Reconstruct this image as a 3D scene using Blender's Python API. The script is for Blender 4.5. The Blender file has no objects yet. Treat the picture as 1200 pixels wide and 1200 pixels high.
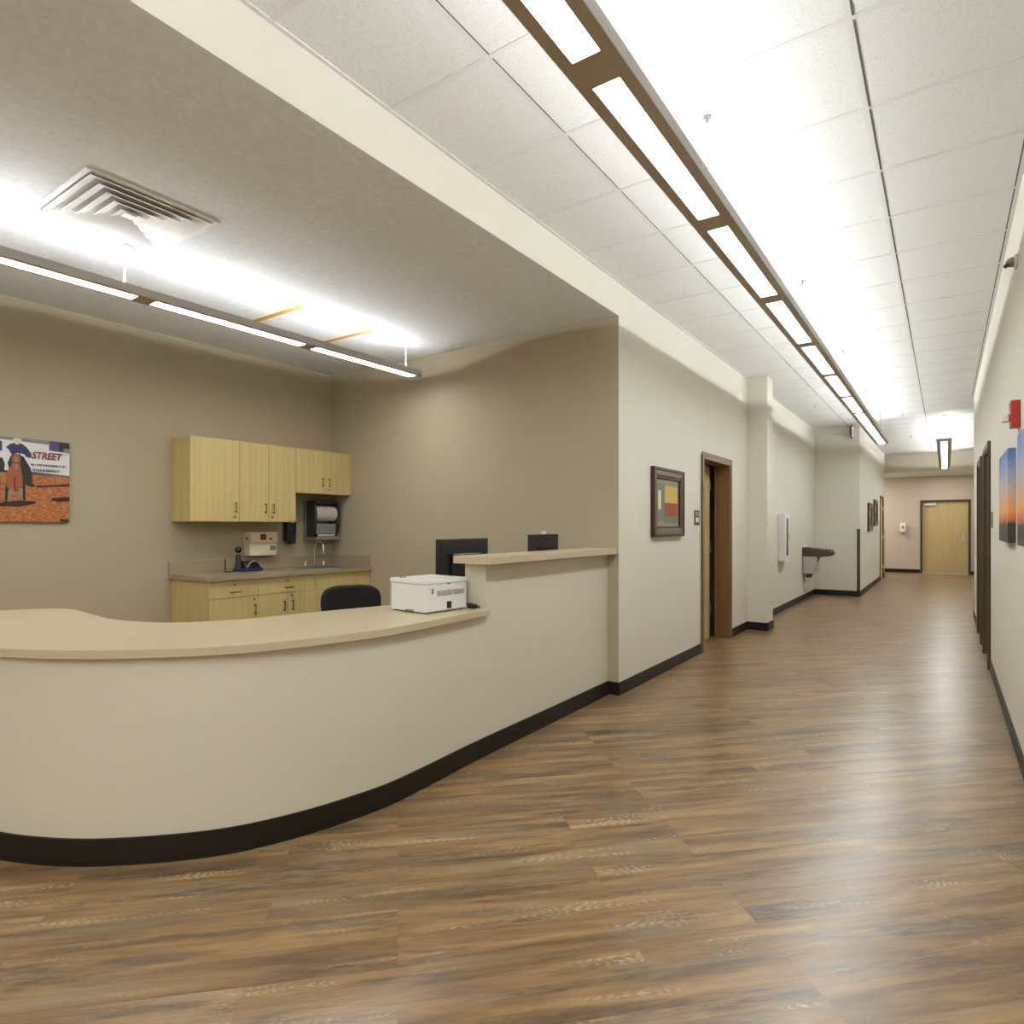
import bpy, bmesh, math, random
from mathutils import Vector, Matrix
random.seed(7)
PI = math.pi
C = bpy.context.scene.collection
H = 1.37          # eye height

# ------------------------------------------------------------------ materials
def srgb(r, g, b):
    f = lambda c: (c/255/12.92) if c/255 <= .04045 else ((c/255+.055)/1.055)**2.4
    return (f(r), f(g), f(b), 1)

def new_mat(name):
    m = bpy.data.materials.new(name); m.use_nodes = True
    nt = m.node_tree; b = nt.nodes['Principled BSDF']
    return m, nt, b

def N(nt, t, **kw):
    n = nt.nodes.new(t)
    for k, v in kw.items():
        if hasattr(n, k): setattr(n, k, v)
        else: n.inputs[k].default_value = v
    return n

def flat(name, col, rough=.5, metal=0, spec=.5, bump=0, bscale=200, var=0, vscale=6, coat=0):
    m, nt, b = new_mat(name)
    b.inputs['Base Color'].default_value = col
    b.inputs['Roughness'].default_value = rough
    b.inputs['Metallic'].default_value = metal
    b.inputs['Specular IOR Level'].default_value = spec
    if coat: b.inputs['Coat Weight'].default_value = coat
    tc = N(nt, 'ShaderNodeTexCoord')
    if var or True:
        v = var or .03
        no = N(nt, 'ShaderNodeTexNoise'); no.inputs['Scale'].default_value = vscale; no.inputs['Detail'].default_value = 4
        nt.links.new(tc.outputs['Object'], no.inputs['Vector'])
        r = N(nt, 'ShaderNodeMapRange'); r.inputs[3].default_value = 1-v; r.inputs[4].default_value = 1+v
        nt.links.new(no.outputs['Fac'], r.inputs[0])
        mx = N(nt, 'ShaderNodeVectorMath', operation='SCALE'); mx.inputs[0].default_value = col[:3]
        nt.links.new(r.outputs[0], mx.inputs['Scale']); nt.links.new(mx.outputs[0], b.inputs['Base Color'])
    if bump:
        n2 = N(nt, 'ShaderNodeTexNoise'); n2.inputs['Scale'].default_value = bscale; n2.inputs['Detail'].default_value = 3
        nt.links.new(tc.outputs['Object'], n2.inputs['Vector'])
        bp = N(nt, 'ShaderNodeBump'); bp.inputs['Strength'].default_value = bump; bp.inputs['Distance'].default_value = .002
        nt.links.new(n2.outputs['Fac'], bp.inputs['Height']); nt.links.new(bp.outputs[0], b.inputs['Normal'])
    return m

def emit(name, col, s):
    m, nt, b = new_mat(name)
    b.inputs['Base Color'].default_value = (.9, .9, .9, 1)
    b.inputs['Emission Color'].default_value = col
    b.inputs['Emission Strength'].default_value = s
    return m

def grain_mat(name, c1, c2, axis='z', rough=.4):
    """light veneer: fine straight grain along one axis"""
    m, nt, b = new_mat(name)
    tc = N(nt, 'ShaderNodeTexCoord'); mp = N(nt, 'ShaderNodeMapping')
    s = {'z': (28, 28, .7), 'y': (28, .7, 28), 'x': (.7, 28, 28)}[axis]
    mp.inputs['Scale'].default_value = s
    no = N(nt, 'ShaderNodeTexNoise'); no.inputs['Scale'].default_value = 1; no.inputs['Detail'].default_value = 6; no.inputs['Roughness'].default_value = .6
    cr = N(nt, 'ShaderNodeValToRGB')
    cr.color_ramp.elements[0].position = .3; cr.color_ramp.elements[0].color = c2
    cr.color_ramp.elements[1].position = .7; cr.color_ramp.elements[1].color = c1
    nt.links.new(tc.outputs['Object'], mp.inputs[0]); nt.links.new(mp.outputs[0], no.inputs['Vector'])
    nt.links.new(no.outputs['Fac'], cr.inputs[0]); nt.links.new(cr.outputs[0], b.inputs['Base Color'])
    b.inputs['Roughness'].default_value = rough
    return m

def floor_mat():
    m, nt, b = new_mat('vinyl_wood_planks')
    L = nt.links.new
    tc = N(nt, 'ShaderNodeTexCoord')
    mp = N(nt, 'ShaderNodeMapping'); mp.inputs['Rotation'].default_value = (0, 0, -PI/4)
    L(tc.outputs['Object'], mp.inputs[0])
    br = N(nt, 'ShaderNodeTexBrick'); br.offset = .37; br.offset_frequency = 3
    br.inputs['Color1'].default_value = (0, 0, 0, 1); br.inputs['Color2'].default_value = (1, 1, 1, 1)
    br.inputs['Mortar'].default_value = (.5, .5, .5, 1)
    br.inputs['Scale'].default_value = 1; br.inputs['Mortar Size'].default_value = .0008
    br.inputs['Brick Width'].default_value = 1.22; br.inputs['Row Height'].default_value = .152
    L(mp.outputs[0], br.inputs['Vector'])
    sep = N(nt, 'ShaderNodeSeparateColor'); L(br.outputs['Color'], sep.inputs[0])
    rnd = N(nt, 'ShaderNodeMath', operation='MULTIPLY'); rnd.inputs[1].default_value = 37.0; L(sep.outputs[0], rnd.inputs[0])
    def noise(scale, sc, detail=6, rough=.6, dist=0.):
        a = N(nt, 'ShaderNodeMapping'); a.inputs['Scale'].default_value = scale; L(mp.outputs[0], a.inputs[0])
        n = N(nt, 'ShaderNodeTexNoise', noise_dimensions='4D'); n.inputs['Scale'].default_value = sc
        n.inputs['Detail'].default_value = detail; n.inputs['Roughness'].default_value = rough; n.inputs['Distortion'].default_value = dist
        L(a.outputs[0], n.inputs['Vector']); L(rnd.outputs[0], n.inputs['W']); return n
    n1 = noise((1.3, 14, 1), 1.0, 8, .66, .5)
    cr = N(nt, 'ShaderNodeValToRGB'); e = cr.color_ramp.elements
    e[0].position = .30; e[0].color = srgb(*FL[0])
    e[1].position = .72; e[1].color = srgb(*FL[3])
    x = e.new(.43); x.color = srgb(*FL[1])
    x = e.new(.56); x.color = srgb(*FL[2])
    L(n1.outputs['Fac'], cr.inputs[0])
    # greyed drift
    n2 = noise((1.4, 11, 1), 1.3, 4, .5)
    g = N(nt, 'ShaderNodeMapRange'); g.inputs[1].default_value = .5; g.inputs[2].default_value = .68; L(n2.outputs['Fac'], g.inputs[0])
    gm = N(nt, 'ShaderNodeMath', operation='MULTIPLY'); gm.inputs[1].default_value = .65; L(g.outputs[0], gm.inputs[0])
    mg = N(nt, 'ShaderNodeMix', data_type='RGBA'); L(gm.outputs[0], mg.inputs[0]); L(cr.outputs[0], mg.inputs[6]); mg.inputs[7].default_value = srgb(*FL[4])
    # fine fibre
    n3 = noise((6, 110, 1), 1.0, 4, .7)
    f = N(nt, 'ShaderNodeMapRange'); f.inputs[1].default_value = .25; f.inputs[2].default_value = .75; f.inputs[3].default_value = .80; f.inputs[4].default_value = 1.18; L(n3.outputs['Fac'], f.inputs[0])
    sc = N(nt, 'ShaderNodeVectorMath', operation='SCALE'); L(mg.outputs[2], sc.inputs[0]); L(f.outputs[0], sc.inputs['Scale'])
    # dark weathered streaks, with limed chevron grain inside them
    n4 = noise((1.15, 11, 1), 1.1, 4, .55, .3)
    pm = N(nt, 'ShaderNodeMapRange'); pm.inputs[1].default_value = .49; pm.inputs[2].default_value = .60; L(n4.outputs['Fac'], pm.inputs[0])
    n6 = noise((9, 60, 1), 1.0, 4, .7)
    pk = N(nt, 'ShaderNodeMapRange'); pk.inputs[1].default_value = .38; pk.inputs[2].default_value = .60; L(n6.outputs['Fac'], pk.inputs[0])
    pd = N(nt, 'ShaderNodeMath', operation='MULTIPLY'); L(pm.outputs[0], pd.inputs[0]); L(pk.outputs[0], pd.inputs[1])
    pd2 = N(nt, 'ShaderNodeMath', operation='MULTIPLY'); pd2.inputs[1].default_value = .85; L(pd.outputs[0], pd2.inputs[0])
    dk = N(nt, 'ShaderNodeMix', data_type='RGBA'); L(pd2.outputs[0], dk.inputs[0]); L(sc.outputs[0], dk.inputs[6]); dk.inputs[7].default_value = srgb(72, 59, 46)
    sxyz = N(nt, 'ShaderNodeSeparateXYZ'); L(mp.outputs[0], sxyz.inputs[0])
    wv = noise((2.2, 14, 1), 1.0, 4, .6)
    pu = N(nt, 'ShaderNodeMath', operation='MULTIPLY'); pu.inputs[1].default_value = 190; L(sxyz.outputs[0], pu.inputs[0])
    pw = N(nt, 'ShaderNodeMath', operation='MULTIPLY'); pw.inputs[1].default_value = 60; L(wv.outputs['Fac'], pw.inputs[0])
    pa = N(nt, 'ShaderNodeMath', operation='ADD'); L(pu.outputs[0], pa.inputs[0]); L(pw.outputs[0], pa.inputs[1])
    sn = N(nt, 'ShaderNodeMath', operation='SINE'); L(pa.outputs[0], sn.inputs[0])
    thr = N(nt, 'ShaderNodeMapRange'); thr.inputs[1].default_value = .0; thr.inputs[2].default_value = .9; L(sn.outputs[0], thr.inputs[0])
    n7 = noise((1.7, 14, 1), 1.0, 3, .5)
    pl = N(nt, 'ShaderNodeMapRange'); pl.inputs[1].default_value = .57; pl.inputs[2].default_value = .70; L(n7.outputs['Fac'], pl.inputs[0])
    brk = N(nt, 'ShaderNodeMapRange'); brk.inputs[1].default_value = .42; brk.inputs[2].default_value = .58; L(n3.outputs['Fac'], brk.inputs[0])
    m5 = N(nt, 'ShaderNodeMath', operation='MULTIPLY'); L(thr.outputs[0], m5.inputs[0]); L(pl.outputs[0], m5.inputs[1])
    m6 = N(nt, 'ShaderNodeMath', operation='MULTIPLY'); L(m5.outputs[0], m6.inputs[0]); L(brk.outputs[0], m6.inputs[1])
    m7 = N(nt, 'ShaderNodeMath', operation='MULTIPLY'); m7.inputs[1].default_value = .72; L(m6.outputs[0], m7.inputs[0])
    lm = N(nt, 'ShaderNodeMix', data_type='RGBA'); L(m7.outputs[0], lm.inputs[0]); L(dk.outputs[2], lm.inputs[6]); lm.inputs[7].default_value = srgb(*FL[5])
    # per plank tone + joints
    pt = N(nt, 'ShaderNodeMapRange'); pt.inputs[3].default_value = .93; pt.inputs[4].default_value = 1.07; L(sep.outputs[0], pt.inputs[0])
    s2 = N(nt, 'ShaderNodeVectorMath', operation='SCALE'); L(lm.outputs[2], s2.inputs[0]); L(pt.outputs[0], s2.inputs['Scale'])
    jm = N(nt, 'ShaderNodeMix', data_type='RGBA'); jf = N(nt, 'ShaderNodeMath', operation='MULTIPLY'); jf.inputs[1].default_value = .5; L(br.outputs['Fac'], jf.inputs[0]); L(jf.outputs[0], jm.inputs[0]); L(s2.outputs[0], jm.inputs[6]); jm.inputs[7].default_value = srgb(96, 76, 54)
    L(jm.outputs[2], b.inputs['Base Color'])
    rr = N(nt, 'ShaderNodeMapRange'); rr.inputs[3].default_value = .26; rr.inputs[4].default_value = .36; L(n3.outputs['Fac'], rr.inputs[0]); L(rr.outputs[0], b.inputs['Roughness'])
    b.inputs['Specular IOR Level'].default_value = .95
    bp = N(nt, 'ShaderNodeBump'); bp.inputs['Strength'].default_value = .25; bp.inputs['Distance'].default_value = .001
    L(n3.outputs['Fac'], bp.inputs['Height']); L(bp.outputs[0], b.inputs['Normal'])
    return m

FL = [(82, 62, 42), (120, 91, 58), (148, 117, 76), (174, 144, 103), (128, 117, 100), (206, 198, 182)]

def tile_mat():
    m, nt, b = new_mat('acoustic_tile'); L = nt.links.new
    tc = N(nt, 'ShaderNodeTexCoord')
    no = N(nt, 'ShaderNodeTexNoise'); no.inputs['Scale'].default_value = 170; no.inputs['Detail'].default_value = 2; L(tc.outputs['Object'], no.inputs['Vector'])
    cr = N(nt, 'ShaderNodeValToRGB'); cr.color_ramp.elements[0].position = .3; cr.color_ramp.elements[0].color = (.70, .71, .70, 1)
    cr.color_ramp.elements[1].position = .45; cr.color_ramp.elements[1].color = (.86, .875, .88, 1)
    L(no.outputs['Fac'], cr.inputs[0]); L(cr.outputs[0], b.inputs['Base Color']); b.inputs['Roughness'].default_value = .9
    b.inputs['Specular IOR Level'].default_value = .2
    bp = N(nt, 'ShaderNodeBump'); bp.inputs['Strength'].default_value = .15; bp.inputs['Distance'].default_value = .001
    L(no.outputs['Fac'], bp.inputs['Height']); L(bp.outputs[0], b.inputs['Normal'])
    return m

def sunset_mat(name, z0, z1, seed):
    """printed landscape photo: dark ground, orange horizon, blue sky"""
    m, nt, b = new_mat(name); L = nt.links.new
    tc = N(nt, 'ShaderNodeTexCoord'); sp = N(nt, 'ShaderNodeSeparateXYZ'); L(tc.outputs['Object'], sp.inputs[0])
    mp = N(nt, 'ShaderNodeMapping'); mp.inputs['Scale'].default_value = (1, 2.2, 9); mp.inputs['Location'].default_value = (seed, seed, 0); L(tc.outputs['Object'], mp.inputs[0])
    no = N(nt, 'ShaderNodeTexNoise'); no.inputs['Scale'].default_value = 2.4; no.inputs['Detail'].default_value = 6; L(mp.outputs[0], no.inputs['Vector'])
    mr = N(nt, 'ShaderNodeMapRange'); mr.inputs[1].default_value = z0; mr.inputs[2].default_value = z1; L(sp.outputs[2], mr.inputs[0])
    nn = N(nt, 'ShaderNodeMapRange'); nn.inputs[3].default_value = -.09; nn.inputs[4].default_value = .09; L(no.outputs['Fac'], nn.inputs[0])
    ad = N(nt, 'ShaderNodeMath', operation='ADD'); L(mr.outputs[0], ad.inputs[0]); L(nn.outputs[0], ad.inputs[1])
    cr = N(nt, 'ShaderNodeValToRGB'); e = cr.color_ramp.elements
    e[0].position = 0; e[0].color = srgb(52, 52, 44); e[1].position = 1; e[1].color = srgb(84, 112, 176)
    for p, c in [(.20, (60, 58, 48)), (.235, (200, 100, 60)), (.34, (232, 160, 84)), (.47, (214, 176, 150)), (.66, (178, 178, 186)), (.85, (120, 146, 196))]:
        x = e.new(p); x.color = srgb(*c)
    L(ad.outputs[0], cr.inputs[0]); L(cr.outputs[0], b.inputs['Base Color']); b.inputs['Roughness'].default_value = .55
    return m

def dirt_mat():
    m, nt, b = new_mat('printed_arena_dirt'); L = nt.links.new
    tc = N(nt, 'ShaderNodeTexCoord'); mp = N(nt, 'ShaderNodeMapping'); mp.inputs['Scale'].default_value = (1, 14, 50); L(tc.outputs['Object'], mp.inputs[0])
    no = N(nt, 'ShaderNodeTexNoise'); no.inputs['Scale'].default_value = 2.2; no.inputs['Detail'].default_value = 8; no.inputs['Roughness'].default_value = .7; L(mp.outputs[0], no.inputs['Vector'])
    cr = N(nt, 'ShaderNodeValToRGB'); e = cr.color_ramp.elements
    e[0].position = .32; e[0].color = srgb(96, 52, 28); e[1].position = .68; e[1].color = srgb(205, 150, 100)
    x = e.new(.5); x.color = srgb(178, 106, 58)
    L(no.outputs['Fac'], cr.inputs[0]); L(cr.outputs[0], b.inputs['Base Color']); b.inputs['Roughness'].default_value = .5
    return m

M = {}
M['cream'] = flat('cream_wall_paint', (.715, .69, .615, 1), .75, bump=.10, bscale=260, var=.01, spec=.25)
M['tan'] = flat('tan_wall_paint', (.46, .405, .295, 1), .75, bump=.10, bscale=260, var=.01, spec=.25)
M['endwall'] = flat('beige_wall_paint', (.55, .49, .405, 1), .75, bump=.1, bscale=260, var=.01, spec=.25)
M['deskwall'] = flat('desk_wall_paint', (.66, .62, .52, 1), .7, bump=.08, bscale=260, var=.01, spec=.3)
M['gyp'] = flat('textured_gypsum_ceiling', (.80, .83, .86, 1), .85, bump=.8, bscale=90, var=.12, vscale=28, spec=.2)
M['tile'] = tile_mat()
M['grid'] = flat('white_ceiling_grid', (.80, .80, .79, 1), .5)
M['gap_shade'] = flat('dark_gap_shade', (.12, .12, .12, 1), .8)
M['floor'] = floor_mat()
M['base'] = flat('dark_brown_rubber_base', srgb(31, 26, 18), .5, spec=.3)
M['guard'] = flat('brown_corner_guard', srgb(74, 62, 44), .5)
M['lam'] = flat('beige_laminate_top', (.54, .46, .315, 1), .33, var=.05, vscale=90)
M['lam2'] = flat('taupe_laminate_top', (.36, .29, .20, 1), .35, var=.06, vscale=90)
M['maple'] = grain_mat('maple_veneer', (.66, .54, .255, 1), (.56, .44, .19, 1))
M['mapledoor'] = grain_mat('maple_door_veneer', (.60, .47, .23, 1), (.50, .38, .17, 1))
M['oak'] = grain_mat('brown_frame_wood', (.215, .115, .045, 1), (.15, .078, .03, 1))
M['oakdark'] = grain_mat('dark_brown_frame_wood', (.075, .045, .022, 1), (.05, .03, .015, 1))
M['casing'] = flat('taupe_brown_casing', srgb(122, 102, 84), .45)
M['side'] = flat('light_grey_fixture_side', (.50, .50, .49, 1), .4)
M['brownpaint'] = flat('brown_door_frame_paint', srgb(70, 53, 36), .45)
M['brass'] = flat('antique_brass', (.30, .22, .10, 1), .35, 1)
M['steel'] = flat('brushed_steel', (.62, .61, .58, 1), .28, 1)
M['chrome'] = flat('polished_chrome', (.8, .8, .8, 1), .1, 1)
M['black'] = flat('black_plastic', (.012, .012, .013, 1), .35)
M['gloss'] = flat('glossy_black_screen', (.008, .009, .010, 1), .15)
M['fabric'] = flat('black_chair_fabric', (.010, .010, .010, 1), .9, bump=.4, bscale=500)
M['smoke'] = flat('smoky_dark_plastic', (.028, .034, .034, 1), .2)
M['paper'] = flat('paper_roll_white', (.55, .53, .48, 1), .6)
M['greyp'] = flat('grey_plastic', (.22, .22, .22, 1), .4)
M['blue'] = flat('navy_blue_plastic', (.015, .03, .12, 1), .3)
M['white'] = flat('white_plastic', (.80, .80, .79, 1), .35)
M['offw'] = flat('ivory_plastic', (.72, .66, .48, 1), .4)
M['red'] = flat('red_plastic', (.45, .022, .015, 1), .35)
M['darkred'] = flat('dark_red_label', (.25, .01, .015, 1), .4)
M['slot'] = flat('dark_recess', (.02, .02, .02, 1), .7)
M['fixture'] = flat('fixture_painted_floor_reflection', srgb(166, 152, 130), .4)  # wood floor reflected in the satin metal underside, painted in as brown
M['fixwhite'] = flat('white_fixture_reflector', (.85, .85, .83, 1), .5)
M['tape'] = flat('yellow_masking_tape', srgb(196, 150, 42), .6)
M['ventw'] = flat('white_vent_enamel', (.82, .84, .84, 1), .35)
M['frame'] = flat('dark_bronze_picture_frame', srgb(62, 40, 26), .3, metal=.15, var=.2, vscale=30)
M['framelip'] = flat('pewter_picture_frame_band', srgb(120, 104, 88), .3, metal=.5)
M['mat'] = flat('grey_artwork_mat', srgb(150, 142, 122), .7)
M['glass'] = None
g_, nt_, b_ = new_mat('clear_glass')
b_.inputs['Base Color'].default_value = (1, 1, 1, 1); b_.inputs['Transmission Weight'].default_value = 1
b_.inputs['Roughness'].default_value = .02; b_.inputs['IOR'].default_value = 1.45
M['glass'] = g_
def col(name, r, g, b, rough=.5): M[name] = flat('print_' + name, srgb(r, g, b), rough)
col('yel', 196, 170, 84); col('rust', 150, 66, 40); col('grn', 110, 122, 104); col('purple', 84, 62, 110); col('navy', 52, 60, 110)
col('denim', 46, 52, 100); col('banner', 226, 228, 230); col('horse', 158, 88, 50); col('horsedark', 44, 36, 30); col('chaps', 34, 42, 38)
col('hat', 216, 210, 186); col('letterred', 150, 38, 42); col('lettergrey', 96, 100, 110); col('shade', 48, 30, 22); col('stand', 130, 126, 140)
col('leg', 150, 128, 108); col('canvas_edge', 60, 56, 48)
M['dirt'] = dirt_mat()
M['win_down'] = emit('lit_lens_downlight', (.96, 1, 1, 1), 16)
M['tube_up'] = emit('lit_uplight_lamp', (.98, 1, 1, 1), 8)
M['strip_up'] = emit('lit_uplight_strip', (.97, 1, 1, 1), 138)
M['strip_rec'] = emit('lit_uplight_strip_reception', (.98, 1, 1, 1), 120)
M['win_rec'] = emit('lit_lens_reception', (1, .99, .96, 1), 18)
M['tube_rec'] = emit('lit_uplight_reception', (1, .99, .95, 1), 2)

# ------------------------------------------------------------------ mesh helpers
class MB:
    def __init__(s): s.bm = bmesh.new()
    def box(s, x0, x1, y0, y1, z0, z1, bev=0, seg=2):
        r = bmesh.ops.create_cube(s.bm, size=1)
        bmesh.ops.scale(s.bm, vec=(abs(x1-x0), abs(y1-y0), abs(z1-z0)), verts=r['verts'])
        bmesh.ops.translate(s.bm, vec=((x0+x1)/2, (y0+y1)/2, (z0+z1)/2), verts=r['verts'])
        if bev:
            es = list({e for v in r['verts'] for e in v.link_edges})
            bmesh.ops.bevel(s.bm, geom=es, offset=bev, segments=seg, profile=.5, affect='EDGES')
        return s
    def cyl(s, p0, p1, r, r2=None, n=20):
        p0, p1 = Vector(p0), Vector(p1); d = p1-p0
        q = d.to_track_quat('Z', 'Y').to_matrix().to_4x4()
        bmesh.ops.create_cone(s.bm, cap_ends=True, segments=n, radius1=r, radius2=r if r2 is None else r2, depth=d.length,
                              matrix=Matrix.Translation((p0+p1)/2) @ q)
        return s
    def sph(s, c, r, sc=(1, 1, 1), n=20):
        bmesh.ops.create_uvsphere(s.bm, u_segments=n, v_segments=n//2+2, radius=r, matrix=Matrix.Translation(c) @ Matrix.Diagonal((*sc, 1)))
        return s
    def tube(s, pts, r, n=12):
        pts = [Vector(p) for p in pts]; rings = []
        for i, p in enumerate(pts):
            t = (pts[min(i+1, len(pts)-1)] - pts[max(i-1, 0)]).normalized()
            q = t.to_track_quat('Z', 'Y')
            rings.append([s.bm.verts.new(p + q @ Vector((r*math.cos(2*PI*k/n), r*math.sin(2*PI*k/n), 0))) for k in range(n)])
        for a, b in zip(rings, rings[1:]):
            # match start vertex so that the tube does not twist
            off = min(range(n), key=lambda o: sum((a[k].co-b[(k+o) % n].co).length for k in range(0, n, 3)))
            b[:] = b[off:]+b[:off]
            for k in range(n): s.bm.faces.new((a[k], a[(k+1) % n], b[(k+1) % n], b[k]))
        s.bm.faces.new(rings[0][::-1]); s.bm.faces.new(rings[-1])
        return s
    def prism(s, poly, z0, z1):
        a = [s.bm.verts.new((x, y, z0)) for x, y in poly]; b = [s.bm.verts.new((x, y, z1)) for x, y in poly]
        n = len(poly)
        f1 = s.bm.faces.new(a[::-1]); f2 = s.bm.faces.new(b)
        for i in range(n): s.bm.faces.new((a[i], a[(i+1) % n], b[(i+1) % n], b[i]))
        bmesh.ops.recalc_face_normals(s.bm, faces=list(s.bm.faces))
        return s
    def extrude_yz(s, poly, x0, x1):
        a = [s.bm.verts.new((x0, y, z)) for y, z in poly]; b = [s.bm.verts.new((x1, y, z)) for y, z in poly]
        n = len(poly); s.bm.faces.new(a[::-1]); s.bm.faces.new(b)
        for i in range(n): s.bm.faces.new((a[i], a[(i+1) % n], b[(i+1) % n], b[i]))
        bmesh.ops.recalc_face_normals(s.bm, faces=list(s.bm.faces))
        return s
    def extrude_xz(s, poly, y0, y1):
        a = [s.bm.verts.new((x, y0, z)) for x, z in poly]; b = [s.bm.verts.new((x, y1, z)) for x, z in poly]
        n = len(poly); s.bm.faces.new(a[::-1]); s.bm.faces.new(b)
        for i in range(n): s.bm.faces.new((a[i], a[(i+1) % n], b[(i+1) % n], b[i]))
        bmesh.ops.recalc_face_normals(s.bm, faces=list(s.bm.faces))
        return s
    def ribbon(s, out, inn, z0, z1):
        """wall between two open polylines of equal length"""
        n = len(out)
        g = [[s.bm.verts.new((*p, z)) for p in line] for z in (z0, z1) for line in (out, inn)]
        ob, ib, ot, it = g
        for i in range(n-1):
            for q in ((ob[i], ob[i+1], ot[i+1], ot[i]), (ib[i+1], ib[i], it[i], it[i+1]), (ot[i], ot[i+1], it[i+1], it[i]), (ib[i], ib[i+1], ob[i+1], ob[i])):
                s.bm.faces.new(q)
        for i in (0, n-1): s.bm.faces.new((ob[i], ot[i], it[i], ib[i]))
        bmesh.ops.recalc_face_normals(s.bm, faces=list(s.bm.faces))
        return s
    def build(s, name, mat, parent=None, smooth=False, world=False, mats=None, pick=None, bev=0):
        me = bpy.data.meshes.new(name)
        if world and parent is not None:
            bmesh.ops.translate(s.bm, vec=-Vector(parent.location), verts=s.bm.verts)
        if pick:
            for f in s.bm.faces: f.material_index = pick(f)
        if smooth:
            for f in s.bm.faces: f.smooth = True
        s.bm.to_mesh(me); s.bm.free()
        for m in (mats or [mat]): me.materials.append(m)
        if smooth: me.set_sharp_from_angle(angle=math.radians(38))
        o = bpy.data.objects.new(name, me); C.objects.link(o)
        if parent is not None: o.parent = parent
        if bev:
            md = o.modifiers.new('bevel', 'BEVEL'); md.width = bev; md.segments = 2; md.limit_method = 'ANGLE'
        return o

def thing(name, label, cat, loc=(0, 0, 0), rz=0, group=None):
    o = bpy.data.objects.new(name, None); C.objects.link(o); o.location = loc; o.rotation_euler = (0, 0, rz)
    o.empty_display_size = .1
    o['label'] = label; o['category'] = cat
    if group: o['group'] = group
    return o
def tag(o, label, cat, group=None):
    o['label'] = label; o['category'] = cat
    if group: o['group'] = group
    return o
def S(o, label=None, cat=None):
    o['kind'] = 'structure'
    o['label'] = label; o['category'] = cat
    return o
def struct_empty(name, loc, label, cat):
    o = bpy.data.objects.new(name, None); C.objects.link(o); o.location = loc; return S(o, label, cat)

def text_mesh(name, body, size, mat, parent, mtx, depth=.0006, shear=0, xs=1, bold=0):
    cu = bpy.data.curves.new(name, 'FONT'); cu.body = body; cu.size = size; cu.extrude = depth; cu.shear = shear
    cu.offset = bold; cu.resolution_u = 3
    t = bpy.data.objects.new(name+'_src', cu); C.objects.link(t)
    bpy.context.view_layer.update()
    me = bpy.data.meshes.new_from_object(t.evaluated_get(bpy.context.evaluated_depsgraph_get()))
    bpy.data.objects.remove(t); bpy.data.curves.remove(cu)
    me.transform(Matrix.Diagonal((xs, 1, 1, 1))); me.transform(mtx)
    me.materials.clear(); me.materials.append(mat); me.name = name
    o = bpy.data.objects.new(name, me); C.objects.link(o); o.parent = parent
    return o

# ------------------------------------------------------------------ room shell
XL, XR = -2.18, .356          # corridor side walls
XB = -5.71                    # back wall of the reception
YS = 4.67                     # side wall of the reception
ZC, ZR, ZE = 3.35, 3.08, 2.84  # corridor, reception and end ceilings
X2, Y2, YE, YZ = -1.38, 13.95, 20.0, 22.0
YR = 11.8

S(MB().box(-6.0, 2.0, -4.2, 22.3, -.08, 0).build('floor', M['floor']), 'brown and grey wood plank floor laid diagonally', 'floor')
# corridor ceiling
S(MB().box(-2.6, 1.5, -4.2, YE, ZC, ZC+.1).build('ceiling', M['tile']), 'white acoustic tile ceiling over the corridor', 'ceiling')
g = MB()
for x in (-1.588, -.948, -.31): g.box(x-.012, x+.012, -4.0, YE, ZC-.004, ZC+.002)
y = 4.67-.6385*13
while y < YE:
    g.box(XL if y < Y2 else X2, XR if y < YR else 1.2, y-.012, y+.012, ZC-.0035, ZC+.002); y += .6385
g.box(XL, XL+.02, -4.0, Y2, ZC-.006, ZC+.002); g.box(XR-.02, XR, -4.0, YR, ZC-.006, ZC+.002); g.box(X2, X2+.02, Y2, YE, ZC-.006, ZC+.002)
S(g.build('trim_1', M['grid']), 'white metal ceiling grid bars', 'ceiling grid')
g = MB().box(-.31+.0125, -.31+.0195, -4.0, YE, ZC-.003, ZC+.001).box(-1.588+.0125, -1.588+.0165, -4.0, YE, ZC-.003, ZC+.001)  # solid dark strips stand in for the shade inside the gaps
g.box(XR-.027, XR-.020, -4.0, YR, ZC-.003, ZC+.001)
S(g.build('trim_2', M['gap_shade']), 'thin dark strips painted as gap shade beside the long ceiling grid bars', 'ceiling gap shade')
# reception ceiling + header to the corridor
S(MB().box(XB-.1, XL-.10, -4.2, YS+.02, ZR, ZC+.1).build('ceiling.001', M['gyp']), 'grey textured ceiling over the reception', 'ceiling')
S(MB().box(XL-.10, XL, -4.2, YS, ZR, ZC+.02).build('trim_3', M['cream'], mats=[M['cream'], M['gyp']], pick=lambda f: 1 if f.normal.z < -.5 else 0), 'cream header between corridor and reception ceilings', 'header')
# end zone
S(MB().box(-4.2, 1.5, YE, YZ+.2, ZE, ZC+.1).build('ceiling.002', M['endwall'], mats=[M['endwall'], M['grid']], pick=lambda f: 1 if f.normal.z < -.5 else 0), 'lower white ceiling before the end door', 'ceiling')

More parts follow.
